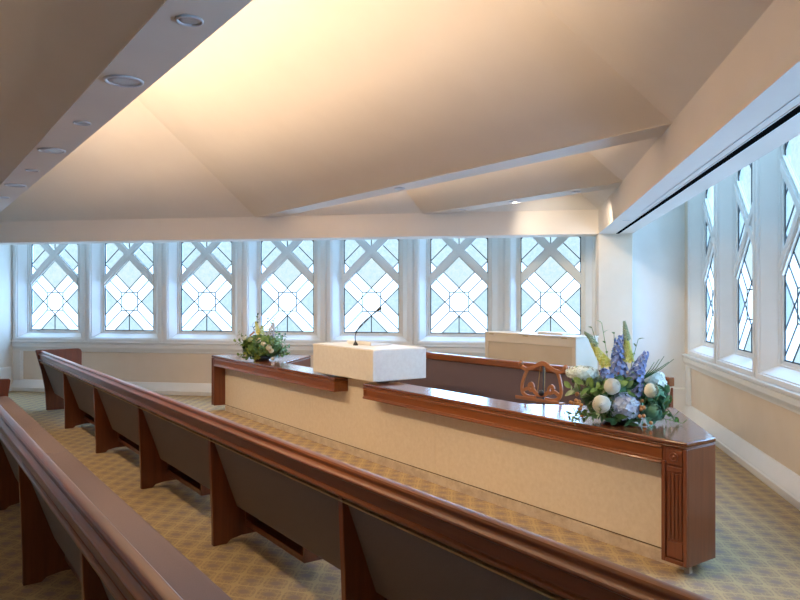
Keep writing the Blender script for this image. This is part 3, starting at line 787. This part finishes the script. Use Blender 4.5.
def big(t, W, D):
    r = random.Random(3)
    bm = NB(); lathe(bm, [(.0001, 0), (.10, 0), (.135, .03), (.14, .07), (.12, .075), (.0001, .07)], W(.0, 0, 0.001)); part('bowl', bm, 'vase', t)
    def F(bm, x, y, z, r0=.055): tube(bm, [W(x * .15, y * .15, .06), W(x * .6, y * .6, z * .55), W(x, y, z)], .003, 5)
    bm = NB()
    blooms = []
    def R(x, y, z, rad, m, d=None): 
        d = d or D(x, y - .35, z * .5 - .05)
        part('rose', rose(W(x, y, z) - Vector(d).normalized() * rad * .5, d, rad, r), m, t); F(bm, x, y, z - .02)
    R(-.115, -.21, .28, .068, 'ivory'); R(-.20, -.24, .16, .074, 'ivory'); R(.165, -.20, .25, .060, 'cream')
    part('cabbage_rose', rose(W(.20, -.10, .09), D(.2, -.8, .35), .088, r), 'leaf_b', t)
    part('cabbage_rose', rose(W(.245, -.02, .19), D(.4, -.6, .5), .09, r), 'leaf_b', t)
    part('hydrangea', cluster(W(-.015, -.15, .13), .098, 110, .026, r), 'hydra', t)
    part('hydrangea', cluster(W(.27, .06, .28), .075, 80, .024, r), 'white_p', t)
    part('queen_anne_lace', cluster(W(-.27, .0, .35), .095, 120, .018, r, (1.2, 1, .5)), 'white_p', t)
    part('queen_anne_lace', cluster(W(-.17, .06, .29), .08, 80, .018, r, (1, 1, .6)), 'leaf_s', t)
    part('foxtail_lily', spike([W(-.08, .02, .40), W(-.15, .0, .49), W(-.20, .0, .565)], .036, 110, .017, r), 'yellow', t)
    part('foxtail_lily_tip', spike([W(-.17, .0, .54), W(-.215, .0, .61), W(-.25, .0, .64)], .022, 70, .012, r), 'leaf_s', t)
    part('foxtail_lily', spike([W(.065, .02, .42), W(.06, .02, .51), W(.055, .02, .60)], .040, 110, .017, r), 'yellow', t)
    part('foxtail_lily_tip', spike([W(.06, .02, .58), W(.05, .02, .65), W(.04, .02, .72)], .026, 80, .012, r), 'leaf_s', t)
    for pth, w, n_ in (([(-.02, -.02, .30), (-.03, -.02, .44), (-.02, -.02, .60)], .062, 110), ([(.08, -.06, .28), (.12, -.06, .40), (.17, -.06, .50)], .066, 120),
                       ([(.02, .02, .34), (.0, .02, .48), (.01, .0, .62)], .05, 80), ([(-.10, -.05, .32), (-.13, -.08, .36), (-.15, -.10, .38)], .04, 40), ([(.06, -.13, .20), (.08, -.16, .24), (.10, -.17, .29)], .04, 40)):
        part('delphinium', spike([W(*p) for p in pth], w * .9, int(n_ * .5), .024, r), 'blue', t)
    part('stem', bm, 'stem', t)
    # berries
    for i, (cx_, cy_, cz_, n_) in enumerate(((.06, -.20, .13, 9), (-.33, -.10, .17, 6), (-.30, -.14, .11, 4), (.10, -.22, .06, 4))):
        for k in range(n_):
            b = NB(); p = W(cx_ + r.uniform(-.05, .05), cy_ + r.uniform(-.03, .03), cz_ + r.uniform(-.055, .055)); ball(b, p, r.uniform(.012, .017), 2); part('berry', b, 'berry', t)
    # foliage
    specs = []
    for i in range(30):
        a = r.uniform(-pi, pi); sp_ = r.uniform(.2, .36); specs.append((sp_ * cos(a) * 1.05, sp_ * sin(a) * .6 - .04, r.uniform(.03, .30), ('leaf_g', 'leaf_d', 'leaf_d', 'leaf_s')[i % 4], 9, .075, .038))
    specs += [(-.40, -.08, .05, 'leaf_d', 12, .05, .026), (-.38, -.16, .02, 'leaf_d', 12, .05, .026), (-.34, -.2, .07, 'leaf_d', 11, .05, .03), (-.30, -.15, .28, 'leaf_g', 10, .085, .05), (-.36, -.05, .24, 'leaf_g', 10, .075, .045),
              (.38, -.05, .03, 'leaf_g', 13, .06, .03), (.40, -.12, .0, 'leaf_g', 12, .06, .03), (.36, -.0, .12, 'leaf_g', 12, .06, .035), (.33, .05, .20, 'leaf_b', 10, .09, .06),
              (.30, -.1, .1, 'leaf_b', 8, .12, .08), (.16, -.2, .02, 'leaf_b', 8, .09, .06), (.10, -.12, .18, 'leaf_b', 8, .10, .06), (.24, -.1, .20, 'leaf_b', 8, .11, .07),
              (-.19, .03, .66, 'leaf_d', 8, .045, .02), (-.12, .03, .70, 'leaf_g', 8, .045, .022), (-.04, .0, .62, 'leaf_d', 7, .045, .02), (.14, .02, .58, 'leaf_g', 8, .045, .022),
              (.0, -.1, .3, 'leaf_d', 10, .08, .05), (-.05, -.15, .26, 'leaf_g', 9, .08, .05), (.1, -.1, .32, 'leaf_d', 10, .07, .04), (-.1, -.2, .04, 'leaf_d', 10, .07, .04), (.0, -.22, .02, 'leaf_d', 9, .07, .04), (-.2, -.2, .06, 'leaf_d', 10, .07, .035)]
    for (x, y, z, m, n_, ln, wd) in specs:
        part('leaf_spray', spray(W(x * .2, y * .2, min(.10, z + .06)), W(x, y, z + .01), n_, ln, wd, r), m, t)
    for k in range(5):
        b = NB(); tube(b, [W(.15, -.02, .30), W(.22 + .02 * k, -.0, .38), W(.25 + .035 * k, .0, .43 + .02 * (k % 3))], [.004, .003, .002], 5); part('twig', b, 'leaf_d', t)
    # low filler so the heart of the bouquet reads full
    part('filler_foliage', cluster(W(0, 0, .16), .17, 240, .04, r, (1.45, .75, .85)), 'leaf_d', t)
arrangement('flower_arrangement', 'large bouquet with ivory roses, blue delphiniums and yellow spikes on counter right end', fP(3.29, 4.24, ZT), (.985, .172, 0), (-.172, .985, 0), big)

def small(t, W, D):
    r = random.Random(9)
    bm = NB(); lathe(bm, [(.0001, 0), (.10, 0), (.13, .03), (.13, .06), (.0001, .06)], W(0, 0, 0.001)); part('bowl', bm, 'vase', t)
    part('filler_foliage', cluster(W(0, 0, .17), .19, 260, .045, r, (1.4, .8, .85)), 'leaf_g', t)
    for i in range(46):
        a = r.uniform(-pi, pi); s = r.uniform(.2, .36); x = s * cos(a); y = s * sin(a) * .6 - .05; z = r.uniform(.04, .30)
        m = 'leaf_b' if x > .12 and r.random() < .6 else ('leaf_y', 'leaf_g', 'leaf_g', 'leaf_d')[i % 4]
        part('leaf_spray', spray(W(x * .3, y * .3, .08), W(x, y, z), 10, .075, .042, r), m, t)
    for (x, y, z, m) in ((.12, 0, .46, 'leaf_b'), (.20, 0, .40, 'leaf_b'), (.16, .02, .56, 'leaf_s'), (.08, 0, .60, 'leaf_s'), (.24, 0, .36, 'leaf_b'), (.28, -.02, .24, 'leaf_b'), (-.06, .0, .58, 'leaf_d'), (-.13, .0, .45, 'leaf_d'), (-.3, .0, .34, 'leaf_s'), (.30, -.05, .32, 'leaf_d')):
        part('leaf_spray', spray(W(x * .3, y * .3, .12), W(x, y, z), 12, .06, .034, r), m, t)
    for p, w, n_, m in (([(-.04, -.03, .33), (-.06, -.03, .42), (-.08, -.03, .50)], .034, 50, 'yellow'), ([(.0, -.03, .32), (.0, -.03, .40), (.01, -.03, .44)], .034, 45, 'lime'), ([(.10, -.02, .30), (.13, -.02, .40), (.15, -.02, .48)], .05, 70, 'hydra')):
        part('blossom_spike', spike([W(*q) for q in p], w, n_, .018, r), m, t)
    for (x, y, z, rad, m) in ((-.02, -.17, .26, .05, 'cream'), (.05, -.19, .21, .048, 'cream'), (.12, -.2, .17, .05, 'cream'), (.15, -.2, .13, .045, 'cream'), (-.12, -.16, .27, .045, 'lime'), (-.2, -.14, .29, .04, 'white_p'), (.17, -.2, .03, .03, 'ivory')):
        part('rose', rose(W(x, y, z), D(x, -.8, .5), rad, r), m, t)
    for k in range(4):
        b = NB(); ball(b, W(-.12 + .015 * k, -.17, .33 + .012 * k), .014, 2); part('berry', b, 'berry', t)
arrangement('flower_arrangement', 'smaller mostly green bouquet with cream flowers on left end of the counter', (-3.69, 9.69, ZT), (.985, .172, 0), (-.172, .985, 0), small, 1.1)

# ------------------------------------------------------------------ light
WARM = (1.0, .77, .54)
def area_light(name, loc, direction, sx, sy, power, col, axis):
    l = bpy.data.lights.new(name, 'AREA'); l.shape = 'RECTANGLE'; l.size = sx; l.size_y = sy; l.energy = power; l.color = col
    o = bpy.data.objects.new(name, l); COL.objects.link(o)
    z = -Vector(direction).normalized(); x = Vector(axis).normalized(); y = z.cross(x).normalized(); x = y.cross(z)
    m = Matrix((x, y, z)).transposed().to_4x4(); m.translation = Vector(loc); o.matrix_world = m
    return o
def spot(name, loc, tgt, power, ang, blend, col, r=.04):
    l = bpy.data.lights.new(name, 'SPOT'); l.energy = power; l.color = col; l.spot_size = radians(ang); l.spot_blend = blend; l.shadow_soft_size = r
    o = bpy.data.objects.new(name, l); COL.objects.link(o); o.location = loc
    o.rotation_euler = (Vector(tgt) - Vector(loc)).to_track_quat('-Z', 'Y').to_euler()
    return o
PD = Vector((-K, K, 0)); QD = Vector((K, K, 0))
def cove(qb, p0, p1, power, up=.55):
    area_light('cove_lamp', fP((p0 + p1) / 2, qb + .13, ZC + .05), QD * up + Vector((0, 0, 1)), p1 - p0, .06, power, WARM, PD)
cove(-2.0, -1.0, 9.5, 60)  # unseen lamp, added to brighten the ceiling pleat overhead
cove(BEAMS[0], 2.4, 10.2, 218)
cove(BEAMS[1], 4.2, 10.0, 55)
cove(BEAMS[2], 5.9, 8.0, 8)
# downlights, plus spots added in the middle strip without fittings
DW = (1, .76, .48)
for p in (3.23, 5.58, 7.95, 10.3): spot('downlight_lamp', fP(p, 1.09, ZC - .03), fP(p, 4.0, .40), 250, 85, 1.0, DW, .06)
for p in (4.36, 6.78, 9.12): spot('downlight_lamp', fP(p, 1.08, ZC - .03), fP(p, 1.35, 0), 90, 75, 1.0, DW, .09)
for p in (4.0, 5.2, 6.81, 8.5, 9.7): spot('downlight_lamp', fP(p, 4.78, ZC - .03), fP(p, 3.9, 0), 55, 80, .8, DW, .05)  # only one has a fitting; the rest added to light counter and bouquet
spot('downlight_lamp', fP(5.82, 6.68, ZC - .03), fP(6.55, 8.45, 1.6), 60, 80, .5, (1, .84, .66), .03)
spot('downlight_lamp', fP(6.9, 6.68, ZC - .03), (.42, FI, 2.80), 80, 64, .8, (1, .88, .72), .03)
spot('downlight_lamp', fP(7.92, 6.68, ZC - .03), fP(7.9, 6.2, 0), 60, 90, .6, DW)

w = bpy.data.worlds.new('overcast_sky'); S.world = w; w.use_nodes = True
bg = w.node_tree.nodes['Background']; bg.inputs[0].default_value = (.60, .81, 1.0, 1); bg.inputs[1].default_value = 2.7
def daylight(direction, e, ang):
    l = bpy.data.lights.new('daylight', 'SUN'); l.energy = e; l.angle = radians(ang); l.color = (.26, .54, 1.0)
    o = bpy.data.objects.new('daylight', l); COL.objects.link(o); o.location = (6, 16, 8)
    o.rotation_euler = Vector(direction).to_track_quat('-Z', 'Y').to_euler()
daylight((-.88, -.42, -.20), 47.0, 150)

# ------------------------------------------------------------------ camera
cd = bpy.data.cameras.new('camera'); cd.sensor_width = 36; cd.lens = 713.3 / 800 * 36; cd.shift_y = -2.8 / 800; cd.clip_start = .05
co = bpy.data.objects.new('camera', cd); COL.objects.link(co); co.location = (0, 0, 1.75); co.rotation_euler = (radians(90), 0, radians(9.92))
S.camera = co
vs_ = S.view_settings; vs_.view_transform = 'Standard'; vs_.look = 'None'; vs_.exposure = 0.0; vs_.gamma = 1.0; vs_.use_curve_mapping = False
